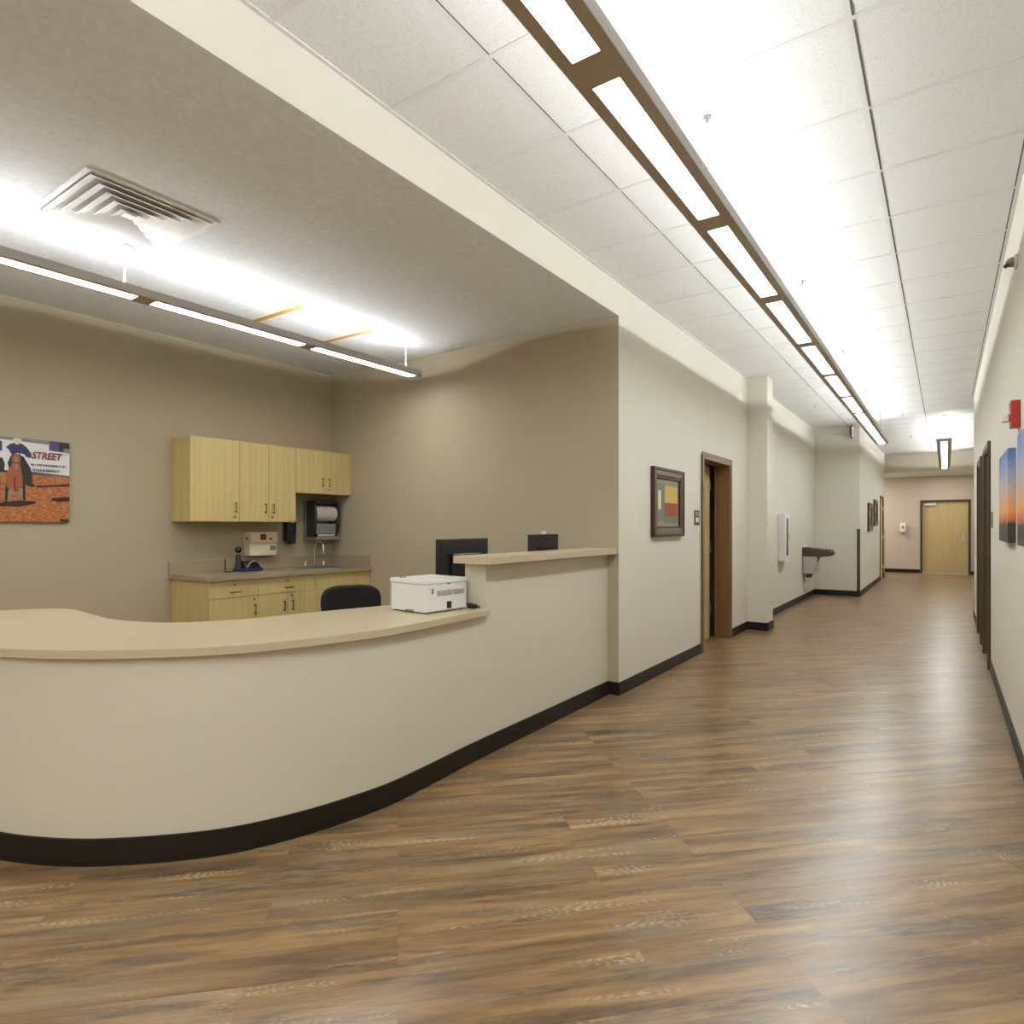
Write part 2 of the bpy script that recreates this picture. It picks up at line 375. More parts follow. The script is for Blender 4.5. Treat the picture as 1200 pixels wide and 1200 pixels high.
def wall(name, boxes, mat, label, mats=None, pick=None):
    m = MB()
    for b in boxes: m.box(*b)
    return S(m.build(name, mat, mats=mats, pick=pick), label, 'wall')
wall('wall_back', [(XB-.15, XB, -4.2, YS+.15, 0, ZR+.02)], M['tan'], 'tan back wall of the reception')
wall('wall_side', [(XB, XL, YS, YS+.15, 0, ZC+.02)], M['tan'], 'tan side wall of the reception beside the corridor',
     mats=[M['tan'], M['cream']], pick=lambda f: 1 if f.normal.x > .5 else 0)
D1 = (6.77, 7.85)             # first left door opening
wall('wall_left', [(XL-.15, XL, YS+.15, D1[0], 0, ZC+.02), (XL-.15, XL, D1[0], D1[1], 2.17, ZC+.02), (XL-.15, XL, D1[1], Y2+.15, 0, ZC+.02)], M['cream'], 'cream left wall of the corridor')
wall('wall_left.001', [(XL, X2-.15, Y2, Y2+.15, 0, ZC+.02), (X2-.15, X2, Y2, 18.48, 0, ZC+.02), (X2-.15, X2, 18.48, 19.52, 2.17, ZC+.02), (X2-.15, X2, 19.52, YE, 0, ZC+.02),
      (-4.0, X2-.15, YE-.15, YE, 0, ZC+.02)], M['cream'], 'cream wall jutting into the corridor behind the drinking fountain')
wall('wall_pilaster', [(XL, -1.924, 8.66, 8.99, 0, ZC+.02)], M['cream'], 'cream pilaster on the left corridor wall after the open door')
RD = [(7.53, 8.50), (9.09, 10.03)]
bx = []; y0 = -4.2
for a, b in RD:
    bx.append((XR, XR+.15, y0, a, 0, ZC+.02)); bx.append((XR, XR+.15, a, b, 2.17, ZC+.02)); y0 = b
bx.append((XR, XR+.15, y0, YR, 0, ZC+.02)); bx.append((XR+.15, 1.2, YR-.15, YR, 0, ZC+.02)); bx.append((1.2, 1.35, YR-.15, YZ, 0, ZC+.02))
wall('wall_right', bx, M['cream'], 'cream right wall of the corridor')
wall('wall_end', [(-4.15, -.56, YZ, YZ+.15, 0, ZE+.02), (.54, 1.35, YZ, YZ+.15, 0, ZE+.02), (-.56, .54, YZ, YZ+.15, 2.11, ZE+.02), (-4.15, -4.0, YE-.15, YZ, 0, ZE+.02)], M['endwall'], 'beige end wall of the corridor with the maple door')
wall('wall_rear', [(-6.0, 2.0, -4.35, -4.2, 0, ZC+.1)], M['cream'], 'cream wall far behind the lobby')
# dark room behind the open door
wall('wall_office', [(XL-1.9, XL-.15, D1[0]-.6, D1[0]-.5, 0, 2.6), (XL-1.9, XL-.15, 8.7, 8.8, 0, 2.6), (XL-2.0, XL-1.9, D1[0]-.6, 8.8, 0, 2.6), (XL-2.0, XL-.15, D1[0]-.6, 8.8, 2.6, 2.7)], M['tan'], 'walls of the dark room behind the open door')

# baseboards (rubber cove base): ribbon along a path
def baseboard(name, boxes, label):
    m = MB()
    for b in boxes: m.box(*b)
    return S(m.build(name, M['base'], bev=.002), label, 'baseboard')
T, BH = .010, .105
baseboard('baseboard_left', [(XL, XL+T, YS, D1[0]-.05, 0, BH), (XL-.085, XL+T, YS-T, YS, 0, BH), (XL, XL+T, D1[1]+.05, 8.66, 0, BH), (XL, -1.924+T, 8.66-T, 8.66, 0, BH), (-1.924, -1.924+T, 8.66, 8.99, 0, BH), (XL, -1.924+T, 8.99, 8.99+T, 0, BH),
      (XL, XL+T, 8.99+T, Y2, 0, BH), (XL+T, X2, Y2-T, Y2, 0, BH), (X2, X2+T, Y2-T, 18.43, 0, BH), (X2, X2+T, 19.57, YE, 0, BH)], 'dark brown baseboard along the left corridor wall')
baseboard('baseboard_right', [(XR-T, XR, -4, RD[0][0]-.05, 0, BH), (XR-T, XR, RD[0][1]+.05, RD[1][0]-.05, 0, BH), (XR-T, XR, RD[1][1]+.05, YR, 0, BH), (1.2-T, 1.2, YR, YZ, 0, BH)], 'dark brown baseboard along the right corridor wall')
baseboard('baseboard_end', [(-4, -.60, YZ-T, YZ, 0, BH), (.58, 1.2, YZ-T, YZ, 0, BH)], 'dark brown baseboard under the end wall')
baseboard('baseboard_back', [(XB, XB+T, -4, 2.87, 0, BH), (-5.0, -3.2, YS-T, YS, 0, BH)], 'dark brown baseboard behind the reception desk')

# ------------------------------------------------------------------ doors
def hinge(parent, x, y, z, w=.03):
    return MB().box(x-.012, x+.012, y-w/2, y+w/2, z-.05, z+.05).cyl((x+.012, y-w/2, z-.052), (x+.012, y-w/2, z+.052), .007).build('hinge', M['steel'], parent)
# door_1: open doorway on the left wall
d = struct_empty('door_1', (XL, (D1[0]+D1[1])/2, 0), 'open doorway with brown frame and a maple door standing ajar', 'door')
a, b = D1[0]-d.location.y, D1[1]-d.location.y
m = MB()
m.box(-.17, .018, a-.005, a+.045, 0, 2.155).box(-.17, .018, b-.045, b+.005, 0, 2.155).box(-.17, .018, a+.045, b-.045, 2.11, 2.155)
m.box(-.17, -.15, b-.06, b-.045, 0, 2.10)
m.build('door_frame', M['oak'], d, bev=.003)
m = MB().box(.018, .024, a-.028, a+.005, 0, 2.185).box(.018, .024, b-.005, b+.028, 0, 2.185).box(.018, .024, a+.005, b-.005, 2.15, 2.185)
m.build('casing', M['casing'], d, bev=.002)
lf = bpy.data.objects.new('door_leaf', None)
ang = math.radians(-7)
m = MB().box(-.022, .022, 0, .90, .01, 2.10, bev=.003)
lf = m.build('door_leaf', M['mapledoor'], d); lf.location = (-.118, a+.05, 0); lf.rotation_euler = (0, 0, -ang)
for z in (.36, 1.11, 1.87):
    h_ = MB().box(-.025, .034, .85, .93, z-.06, z+.06, bev=.003).build('hinge', M['steel'], lf)

# right wall doors, recessed in brown frames
def recessed_door(name, y0, y1, label):
    d = struct_empty(name, (XR, (y0+y1)/2, 0), label, 'door')
    h = (y1-y0)/2
    m = MB().box(-.018, .15, -h, -h+.045, 0, 2.17).box(-.018, .15, h-.045, h, 0, 2.17).box(-.018, .15, -h+.045, h-.045, 2.12, 2.17)
    m.box(-.026, -.0, -h-.02, -h+.03, 0, 2.19).box(-.026, 0, h-.03, h+.02, 0, 2.19).box(-.026, 0, -h+.03, h-.03, 2.14, 2.19)
    m.build('door_frame', M['oakdark'], d, bev=.002)
    lf = MB().box(.10, .144, -h+.047, h-.047, .01, 2.115).build('door_leaf', M['mapledoor'], d)
    MB().cyl((.10, h-.12, 1.0), (.05, h-.12, 1.0), .012).cyl((.055, h-.12, 1.0), (.055, h-.24, 1.0), .009).cyl((.101, h-.12, 1.0), (.093, h-.12, 1.0), .03).build('handle', M['steel'], lf, smooth=True)
    return d
recessed_door('door_2', *RD[0], 'brown framed door on the right wall nearer the sunset canvases')
recessed_door('door_3', *RD[1], 'brown framed door on the right wall further down the corridor')
# door_4: end door
d = struct_empty('door_4', (-.01, YZ, 0), 'light maple door in a dark frame at the corridor end', 'door')
m = MB().box(-.60, -.545, -.03, .13, 0, 2.14).box(.545, .60, -.03, .13, 0, 2.14).box(-.545, .545, -.03, .13, 2.09, 2.14)
m.build('door_frame', M['brownpaint'], d, bev=.003)
lf = MB().box(-.54, .54, .04, .085, .03, 2.087).build('door_leaf', M['mapledoor'], d)
MB().box(-.545, .545, .0, .12, 0, .018).build('threshold', M['steel'], d)
m = MB().box(.40, .46, .025, .04, .93, 1.10, bev=.004).cyl((.43, .04, 1.0), (.43, -.03, 1.0), .013).cyl((.43, -.025, 1.0), (.32, -.025, 1.0), .011)
m.build('handle', M['steel'], lf)
MB().cyl((.43, .04, 1.16), (.43, .02, 1.16), .03).build('deadbolt', M['steel'], lf, smooth=True)
MB().box(-.50, -.22, -.02, .04, 1.98, 2.05, bev=.008).box(-.40, -.37, -.04, -.02, 2.0, 2.03).build('door_closer', M['steel'], lf)
# door_5: far left
d = struct_empty('door_5', (X2, 19.0, 0), 'light maple door on the left wall near the corridor end', 'door')
m = MB().box(-.15, .016, -.52, -.47, 0, 2.16).box(-.15, .016, .47, .52, 0, 2.16).box(-.15, .016, -.47, .47, 2.11, 2.16)
m.build('door_frame', M['brownpaint'], d, bev=.003)
lf = MB().box(-.055, -.01, -.468, .468, .01, 2.108).build('door_leaf', M['mapledoor'], d)
for z in (.3, 1.1, 1.85): MB().box(-.012, .012, .455, .485, z-.05, z+.05).build('hinge', M['steel'], lf)
MB().cyl((-.01, -.40, 1.0), (.05, -.40, 1.0), .012).cyl((.045, -.40, 1.0), (.045, -.29, 1.0), .010).build('handle', M['steel'], lf, smooth=True)

# corner guards
def guard(x, y, sx, sy, label):
    m = MB()
    m.box(min(x, x+sx*.004), max(x, x+sx*.004), min(y+sy*.004, y-sy*.05), max(y+sy*.004, y-sy*.05), BH, 1.32)
    m.box(min(x-sx*.05, x), max(x-sx*.05, x), min(y, y+sy*.004), max(y, y+sy*.004), BH, 1.32)
    return tag(m.build('corner_guard', M['guard'], bev=.001), label, 'corner guard', 'brown corner guards on wall edges')
guard(X2, Y2, 1, -1, 'brown corner guard on the wall edge beside the drinking fountain')
guard(X2, YE, 1, 1, 'brown corner guard at the wall edge past the far left door')
guard(XR, YR, -1, 1, 'brown corner guard at the end of the right corridor wall')

# ------------------------------------------------------------------ pendant linear fixtures
def fixture(name, label, loc, length_sections, pitch, win, W, zb, zt, zc, m_win, m_up, hang, thick_cord=False, endcap=.06, ww=.05, m_st=None, d_hi=(.010, .010)):
    """runs in -Y from its far end at local y=0"""
    t = thing(name, label, 'pendant light', loc, 0, 'linear pendant lights')
    L = length_sections*pitch + 2*endcap - (pitch-win)
    zl = 0
    hh = zt-zb
    # housing: bottom skirt with openings + trough sides, all local to z of the bottom
    m = MB()
    ys = []
    y = -endcap
    for i in range(length_sections):
        ys.append((y-win, y)); y -= pitch
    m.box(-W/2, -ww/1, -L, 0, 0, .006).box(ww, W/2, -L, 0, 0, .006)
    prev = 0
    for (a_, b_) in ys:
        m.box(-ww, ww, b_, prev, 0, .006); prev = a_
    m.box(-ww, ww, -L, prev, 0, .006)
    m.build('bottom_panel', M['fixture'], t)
    m = MB().box(-W/2, -W/2+.004, -L, 0, .006, hh).box(W/2-.004, W/2, -L, 0, .006, hh)
    m.box(-W/2+.004, W/2-.004, -L, -L+.004, .006, hh).box(-W/2+.004, W/2-.004, -.004, 0, .006, hh)
    m.build('housing', M['side'], t)
    MB().box(-W/2+.005, W/2-.005, -L+.005, -.005, hh-.0245, hh-.0222).build('reflector', M['fixwhite'], t)
    for (a_, b_) in ys:
        MB().box(-ww+.001, ww-.001, a_+.001, b_-.001, .002, .007).build('lens', m_win, t)
    for s_ in (-1, 1):
        xa = s_*(W/2-.0042); dh = d_hi[0] if s_ < 0 else d_hi[1]
        MB().box(min(xa, xa-s_*.0015), max(xa, xa-s_*.0015), -L+.01, -.01, hh-dh-.006, hh-dh).build('lamp_strip', m_st, t)
    MB().cyl((0, -L+.02, hh-RD_LAMP), (0, -.02, hh-RD_LAMP), .007, n=10).build('lamp_tube', m_up, t, smooth=True)
    for hy in hang:
        yl = hy-loc[1]
        if thick_cord:
            MB().tube([(0, yl, hh-.02), (.002, yl, hh+.06), (-.004, yl+.004, (zc-zb)*.8), (0, yl, zc-zb-.01)], .006).build('cord', M['white'], t, smooth=True)
            MB().cyl((0, yl, zc-zb-.012), (0, yl, zc-zb-.0005), .062, n=28).build('ceiling_canopy', M['white'], t, smooth=True)
        else:
            MB().cyl((0, yl, hh-.02), (0, yl, zc-zb-.01), .0014, n=8).build('cable', M['greyp'], t)
            MB().cyl((0, yl, zc-zb-.03), (0, yl, zc-zb-.004), .007, n=12).cyl((0, yl, zc-zb-.008), (0, yl, zc-zb-.004), .02, n=16).build('ceiling_canopy', M['greyp'], t, smooth=True)
    return t
RD_LAMP = .0145
fixture('pendant_light', 'long suspended linear light along the corridor with nine lit panels', (-.945, 13.2, 2.87), 12, 1.262, 1.12, .19, 2.87, 2.925, ZC, M['win_down'], M['tube_up'],
        [3.02-2.445*1.0, 3.02, 5.47, 7.91, 10.36, 12.8], m_st=M['strip_up'])
fixture('pendant_light', 'short suspended linear light over the far corridor before the end door', (-.02, 19.7, 2.87), 5, 1.262, 1.12, .23, 2.87, 2.925, ZC, M['win_down'], M['tube_up'],
        [13.5, 15.9, 18.4], m_st=M['strip_up'])
fixture('pendant_light', 'suspended linear light with a white cord over the reception kitchenette', (-4.13, 4.37, 2.785), 4, 1.23, 1.12, .135, 2.785, 2.84, ZR, M['win_rec'], M['tube_rec'],
        [4.23, 1.8, -.4], thick_cord=True, ww=.046, endcap=.05, m_st=M['strip_rec'], d_hi=(.0165, .0115))

# ------------------------------------------------------------------ reception desk
def smooth_path(pts, n=8):
    out = []
    P = [Vector(p) for p in pts]
    for i in range(len(P)-1):
        p0, p1, p2, p3 = P[max(i-1, 0)], P[i], P[i+1], P[min(i+2, len(P)-1)]
        for k in range(n):
            t = k/n
            out.append(.5*((2*p1)+(-p0+p2)*t+(2*p0-5*p1+4*p2-p3)*t*t+(-p0+3*p1-3*p2+p3)*t**3))
    out.append(P[-1]); return out
def offset(path, d):
    r = []
    for i, p in enumerate(path):
        t = (path[min(i+1, len(path)-1)]-path[max(i-1, 0)]).normalized()
        r.append((p.x - t.y*d, p.y + t.x*d))
    return r
# front face of the desk wall, from the far right end to the left
face = smooth_path([(-2.278, 4.668), (-2.274, 3.8), (-2.276, 3.3), (-2.275, 2.85), (-2.262, 2.45), (-2.263, 2.18), (-2.308, 1.93), (-2.362, 1.74), (-2.432, 1.575),
                    (-2.515, 1.44), (-2.62, 1.32), (-2.735, 1.21), (-2.86, 1.11), (-3.01, 1.02), (-3.20, .937), (-3.5, .85), (-3.9, .775), (-4.4, .74), (-5.0, .73)], 6)
desk = thing('reception_desk', 'curved beige reception desk with laminate tops and dark base', 'reception desk', (-2.9, 2.5, 0))
low = [p for p in face if p.y <= 3.0]
hi = [Vector((-2.278, 4.668)), Vector((-2.276, 3.8)), Vector((-2.276, 3.01))]
# travelling from +Y end to -Y/-X: the customer side lies on the left of travel, so +d is outward
m = MB().ribbon([(p.x, p.y) for p in [Vector((-2.275, 3.012))]+low], offset([Vector((-2.275, 3.012))]+low, -.13), 0, .838)
m.build('curved_wall', M['deskwall'], desk, world=True, smooth=True)
MB().box(-2.436, -2.277, 3.012, 4.668, 0, 1.143).build('raised_wall', M['deskwall'], desk, world=True)
ff = [p for p in face]
m = MB().ribbon(offset(ff, .012), offset(ff, .0005), 0.004, .105)
m.build('base_strip', M['base'], desk, world=True, smooth=True)
m = MB().ribbon(offset(ff, .020), offset(ff, .0005), 0, .009)
m.build('base_toe', M['base'], desk, world=True, smooth=True)
# lower countertop
of = offset([Vector((-2.276, 3.008))]+low, .036)
inner = smooth_path([(-5.0, 1.22), (-4.75, 1.26), (-4.60, 1.32), (-4.50, 1.47), (-4.38, 1.565), (-4.25, 1.585), (-4.08, 1.57), (-3.74, 1.54), (-3.57, 1.55), (-3.46, 1.575), (-3.28, 1.655), (-3.16, 1.81),
                     (-3.07, 2.0), (-3.02, 2.24), (-2.965, 2.5), (-2.90, 2.74), (-2.86, 3.008)], 5)
m = MB().prism(of + [(p.x, p.y) for p in inner], .838, .875)
m.build('lower_countertop', M['lam'], desk, world=True, bev=.002)
m = MB().prism([(-2.192, 2.935), (-2.192, 4.668), (-2.462, 4.668), (-2.462, 2.93), (-2.40, 2.93)], 1.146, 1.192)
m.build('raised_countertop', M['lam'], desk, world=True, bev=.002)
m = MB().box(-3.1, -2.44, 3.05, 4.66, .70, .735)
m.build('work_surface', M['lam2'], desk, world=True)
for yy in (4.60, 3.07): MB().box(-3.05, -2.5, yy, yy+.03, 0, .70).build('support_panel', M['maple'], desk, world=True)

# ------------------------------------------------------------------ printer
pr_ = thing('printer', 'white boxy desktop printer on the curved counter', 'printer', (-2.545, 2.80, .875), math.radians(-5))
w2, l2, h2 = .155, .168, .192
MB().box(-w2, w2, -l2, l2, .006, h2-.028, bev=.008).build('body', M['white'], pr_)
MB().box(-w2-.001, w2+.001, -l2-.001, l2+.001, h2-.027, h2, bev=.006).build('top_cover', M['white'], pr_)
MB().box(-.09, .08, -.10, .10, h2, h2+.006, bev=.002).build('output_tray', M['white'], pr_)
MB().box(-.12, -.085, -.13, -.05, h2, h2+.0055, bev=.002).build('tray_stop', M['greyp'], pr_)
MB().box(-.02, .06, .125, .145, h2, h2+.004).build('control_panel', M['greyp'], pr_)
m = MB()
for k in range(9): m.box(w2-.0005, w2+.0018, -.075+k*.0135, -.068+k*.0135, .095, .125)
for k in range(9): m.box(w2-.0005, w2+.0018, .052+k*.0105, .0565+k*.0105, .095, .125)
m.build('vent_slots', M['greyp'], pr_)
MB().box(w2-.0005, w2+.0025, .0, .036, .018, .058).build('power_socket', M['slot'], pr_)
for (a_, b_, c_, d_) in ((-.075, -.03, .155, .157), (.0, .03, .158, .166), (.07, .12, .155, .157), (-.12, -.108, .11, .14)):
    MB().box(w2-.0005, w2+.0015, a_, b_, c_, d_).build('latch', M['greyp'], pr_)
MB().box(-w2+.14, -w2+.21, -l2-.0015, -l2+.002, .0065, .018).build('hand_notch', M['greyp'], pr_)
MB().box(-w2+.012, -w2+.0145, -l2-.0012, -l2+.002, .012, h2-.03).build('panel_seam', M['greyp'], pr_)
for sx in (-1, 1):
    for sy in (-1, 1): MB().cyl((sx*.13, sy*.14, 0), (sx*.13, sy*.14, .008), .014).build('foot', M['black'], pr_)
# cable plug behind the printer
c_ = thing('power_cable', 'short black power cable with plug between printer and raised counter', 'cable', (-2.40, 2.985, .875))
MB().tube([(-.05, .0, .008), (-.01, -.004, .02), (.035, -.01, .028), (.07, -.012, .022), (.10, -.003, .010)], .006).build('cord', M['black'], c_, smooth=True)
MB().box(.02, .075, -.022, .008, .0, .026, bev=.004).build('plug', M['black'], c_)

# ------------------------------------------------------------------ monitors
def monitor(loc, w, h, ztop, label, cam=False):
    t = thing('computer_monitor', label, 'monitor', loc, 0)
    z1 = ztop-loc[2]; z0 = z1-h
    MB().box(-.018, .012, -w/2, w/2, z0, z1, bev=.006).build('casing', M['black'], t)
    MB().box(-.0195, -.0178, -w/2+.01, w/2-.01, z0+.015, z1-.01).build('screen', M['gloss'], t)
    MB().box(.012, .035, -w*.28, w*.28, z0+.06, z1-.10, bev=.008).build('rear_bulge', M['gloss'], t)
    MB().box(.0, .028, -.03, .03, .012, z0+.12, bev=.005).build('stand_neck', M['black'], t)
    MB().box(-.09, .09, -.12, .12, 0, .012, bev=.004).build('stand_base', M['black'], t)
    if cam:
        MB().box(-.012, .012, -.02, .02, z1, z1+.022, bev=.006).build('webcam', M['white'], t)
    return t
monitor((-2.79, 3.43, .735), .55, .34, 1.285, 'black monitor seen from behind beside the white printer')
monitor((-2.63, 4.245, .735), .42, .27, 1.308, 'black monitor peeking over the raised counter with a small white webcam', True)

# ------------------------------------------------------------------ office chair
ch = thing('office_chair', 'black office chair behind the curved counter', 'chair', (-3.505, 3.10, 0), math.radians(-30))
# local: the sitter faces +X
def back_outline(w, z0, z1):
    pts = []
    for k in range(33):
        a_ = PI*k/32
        cx, cz = math.cos(a_), math.sin(a_)
        pts.append((w*math.copysign(abs(cx)**.55, cx), z1-.13+.13*abs(cz)**.7))
    pts.append((-w*.93, z0+.06)); pts.append((-w*.75, z0)); pts.append((w*.75, z0)); pts.append((w*.93, z0+.06))
    return pts
m = MB().extrude_yz(back_outline(.225, .50, .924), -.28, -.215)
m.build('backrest', M['fabric'], ch, bev=.018, smooth=True)
MB().box(-.22, .26, -.24, .24, .43, .50, bev=.03, seg=3).build('seat', M['fabric'], ch)
MB().tube([(-.26, 0, .70), (-.31, 0, .60), (-.28, 0, .44), (-.10, 0, .41)], .02).build('back_support', M['black'], ch, smooth=True)
MB().cyl((0, 0, .10), (0, 0, .43), .028).build('gas_lift', M['black'], ch, smooth=True)
for k in range(5):
    a_ = 2*PI*k/5+.3
    l_ = MB().tube([(0, 0, .11), (.15*math.cos(a_), .15*math.sin(a_), .105), (.29*math.cos(a_), .29*math.sin(a_), .075)], .018).build('leg', M['black'], ch, smooth=True)
    MB().cyl((.29*math.cos(a_)-.02*math.sin(a_), .29*math.sin(a_)+.02*math.cos(a_), .029), (.29*math.cos(a_)+.02*math.sin(a_), .29*math.sin(a_)-.02*math.cos(a_), .029), .029).cyl((.29*math.cos(a_), .29*math.sin(a_), .03), (.29*math.cos(a_), .29*math.sin(a_), .08), .008).build('caster', M['black'], l_, smooth=True)
for s_ in (-1, 1):
    MB().tube([(-.02, s_*.24, .46), (-.02, s_*.29, .50), (-.02, s_*.29, .66)], .012).box(-.13, .11, s_*.29-.03, s_*.29+.03, .66, .685, bev=.01).build('armrest', M['black'], ch, smooth=True)

# ------------------------------------------------------------------ kitchenette cabinets
def pull(parent, x, y, z, vert=True, L=.10):
    m = MB()
    if vert:
        m.cyl((x+.026, y, z-L/2), (x+.026, y, z+L/2), .0055, n=10)
        for s_ in (-1, 1): m.cyl((x, y, z+s_*L*.36), (x+.026, y, z+s_*L*.36), .005, n=8)
    else:
        m.cyl((x+.026, y-L/2, z), (x+.026, y+L/2, z), .0055, n=10)
        for s_ in (-1, 1): m.cyl((x, y+s_*L*.36, z), (x+.026, y+s_*L*.36, z), .005, n=8)
    return m.build('handle', M['brass'], parent, smooth=True)
def lock(parent, x, y, z):
    return MB().cyl((x-.001, y, z), (x+.006, y, z), .010, n=14).build('lock', M['brass'], parent, smooth=True)
def panel(name, parent, x, y0, y1, z0, z1):
    return MB().box(x-.018, x, y0+.0015, y1-.0015, z0+.0015, z1-.0015, bev=.001, seg=1).build(name, M['maple'], parent)
def wall_cab(y0, y1, z0, z1, doors, label, x=-5.387):
    t = thing('wall_cabinet', label, 'cabinet', (XB, (y0+y1)/2, z0), 0, 'maple wall cabinets over the kitchenette')
    o = t.location
    MB().box(XB+.001, x-.019, y0, y1-.001, z0, z1).build('body', M['maple'], t, world=True)
    for (a_, b_, hy, lk) in doors:
        dr = panel('door', t, x-o.x, a_-o.y, b_-o.y, 0, z1-z0)
        pull(dr, x-o.x, hy-o.y, .13 if z1-z0 > .5 else .12)
        if lk: lock(dr, x-o.x, hy-o.y+.0, .045)
    return t
wall_cab(2.88, 3.34, 1.414, 2.163, [(2.88, 3.34, 3.295, True)], 'tall single door maple wall cabinet, nearest the rodeo picture')
wall_cab(3.34, 3.955, 1.414, 2.163, [(3.34, 3.648, 3.605, False), (3.648, 3.955, 3.69, True)], 'tall two door maple wall cabinet above the ivory wall box')
wall_cab(3.955, 4.668, 1.712, 2.163, [(3.955, 4.315, 4.275, False), (4.315, 4.668, 4.36, True)], 'short two door maple wall cabinet above the paper towel dispenser')
def base_cab(y0, y1, label, drawer, doors, x=-5.09, z1=.905, zb=.905):
    t = thing('base_cabinet', label, 'cabinet', (XB, (y0+y1)/2, 0), 0, 'maple base cabinets under the taupe worktop')
    o = t.location
    MB().box(XB+.001, x-.019, y0, y1-.001, .10, zb).build('body', M['maple'], t, world=True)
    MB().box(XB+.05, x-.08, y0+.01, y1-.01, 0, .10).build('toe_kick', M['base'], t, world=True)
    f = panel('drawer' if drawer else 'apron', t, x-o.x, y0-o.y, y1-o.y, .752, z1)
    if drawer:
        pull(f, x-o.x, 0, .80, False, .09); lock(f, x-o.x, .0, .865)
    for (a_, b_, hy, lk) in doors:
        dr = panel('door', t, x-o.x, a_-o.y, b_-o.y, .11, .750)
        pull(dr, x-o.x, hy-o.y, .63)
        if lk: lock(dr, x-o.x, hy-o.y, .72)
    return t
base_cab(2.88, 3.34, 'single door maple base cabinet with drawer at the open end', True, [(2.88, 3.34, 3.30, True)])
base_cab(3.34, 3.958, 'two door maple base cabinet with drawer, middle of the three under the worktop', True, [(3.34, 3.649, 3.60, False), (3.649, 3.958, 3.69, True)])
base_cab(3.958, 4.668, 'maple sink base cabinet in the corner behind the office chair', False, [(3.958, 4.313, 4.27, False), (4.313, 4.668, 4.36, True)], zb=.79)
wt = thing('worktop', 'taupe laminate worktop with backsplash over the maple base cabinets', 'worktop', (-5.38, 3.76, .905))
SY = (4.06, 4.56); SX = (-5.56, -5.20)
m = MB().box(XB+.001, -5.06, 2.85, SY[0], .906, .943).box(XB+.001, -5.06, SY[1], 4.669, .906, .943).box(XB+.001, SX[0], SY[0], SY[1], .906, .943).box(SX[1], -5.06, SY[0], SY[1], .906, .943)
m.build('slab', M['lam2'], wt, world=True)
MB().box(XB+.001, XB+.02, 2.85, 4.669, .943, 1.055).box(XB+.02, -5.08, 4.65, 4.669, .943, 1.055).build('backsplash', M['lam2'], wt, world=True)
sk = thing('sink', 'steel sink basin set into the taupe worktop', 'sink', (-5.38, 4.31, .943))
m = MB().box(SX[0]-.012, SX[0]+.004, SY[0]-.012, SY[1]+.012, .943, .947).box(SX[1]-.004, SX[1]+.012, SY[0]-.012, SY[1]+.012, .943, .947).box(SX[0], SX[1], SY[0]-.012, SY[0]+.004, .943, .947).box(SX[0], SX[1], SY[1]-.004, SY[1]+.012, .943, .947)
m.build('rim', M['greyp'], sk, world=True)
m = MB().box(SX[0]+.001, SX[0]+.004, SY[0]+.001, SY[1]-.001, .80, .943).box(SX[1]-.004, SX[1]-.001, SY[0]+.001, SY[1]-.001, .80, .943).box(SX[0], SX[1], SY[0]+.001, SY[0]+.004, .80, .943).box(SX[0], SX[1], SY[1]-.004, SY[1]-.001, .80, .943).box(SX[0]+.001, SX[1]-.001, SY[0]+.001, SY[1]-.001, .795, .80)
m.build('basin', M['steel'], sk, world=True)
fc = thing('faucet', 'chrome gooseneck faucet with two handles behind the sink', 'faucet', (-5.63, 4.37, .943))
MB().box(-.022, .022, -.15, .15, 0, .012, bev=.005).build('base_plate', M['chrome'], fc)
arc = [(0, 0, .01), (0, 0, .19)] + [(.075-.075*math.cos(PI*k/8), 0, .19+.075*math.sin(PI*k/8)) for k in range(1, 9)] + [(.15, 0, .14)]
MB().tube(arc, .009).build('spout', M['chrome'], fc, smooth=True)
for s_ in (-1, 1):
    MB().cyl((0, s_*.12, .012), (0, s_*.12, .045), .016, .012).tube([(0, s_*.12, .045), (.02, s_*.135, .055), (.055, s_*.15, .06)], .006).build('tap_handle', M['chrome'], fc, smooth=True)

# wall units over the worktop
t = thing('paper_towel_dispenser', 'smoky black paper towel dispenser under the short wall cabinet', 'dispenser', (XB, 4.45, 1.21))
MB().box(.001, .05, -.17, .17, .01, .43, bev=.01).build('back_plate', M['greyp'], t)
m = MB().extrude_xz([(.05, .05), (.15, .05), (.19, .12), (.20, .33), (.18, .41), (.13, .44), (.05, .44)], -.165, -.135)
m.extrude_xz([(.05, .05), (.15, .05), (.19, .12), (.20, .33), (.18, .41), (.13, .44), (.05, .44)], .135, .165)
m.box(.05, .18, -.14, .14, .405, .44)
m.build('cover', M['smoke'], t, bev=.006)
MB().cyl((.11, -.132, .30), (.11, .132, .30), .088, n=32).build('paper_roll', M['paper'], t, smooth=True)
MB().box(.05, .17, -.134, .134, .08, .19, bev=.008).build('mechanism', M['greyp'], t)
MB().box(.05, .205, -.15, .15, .015, .05, bev=.006).build('tear_bar', M['steel'], t)
MB().box(.165, .182, -.11, .11, .055, .078).build('paper_tongue', M['paper'], t)
t = thing('soap_dispenser', 'black rounded soap dispenser partly under the tall wall cabinet', 'dispenser', (XB, 4.08, 1.2))
MB().box(.001, .10, -.058, .058, .0, .245, bev=.03, seg=4).build('cover', M['black'], t, smooth=True)
MB().sph((.10, 0, .13), .03, (.35, 1, 1)).build('sight_window', M['gloss'], t, smooth=True)
MB().box(.03, .11, -.035, .035, -.012, .03, bev=.01).build('push_bar', M['black'], t)
MB().box(.095, .103, -.012, .012, .205, .222).build('latch', M['white'], t)
t = thing('wall_box', 'ivory wall box with red square labels above the worktop', 'wall box', (XB, 3.735, 1.08))
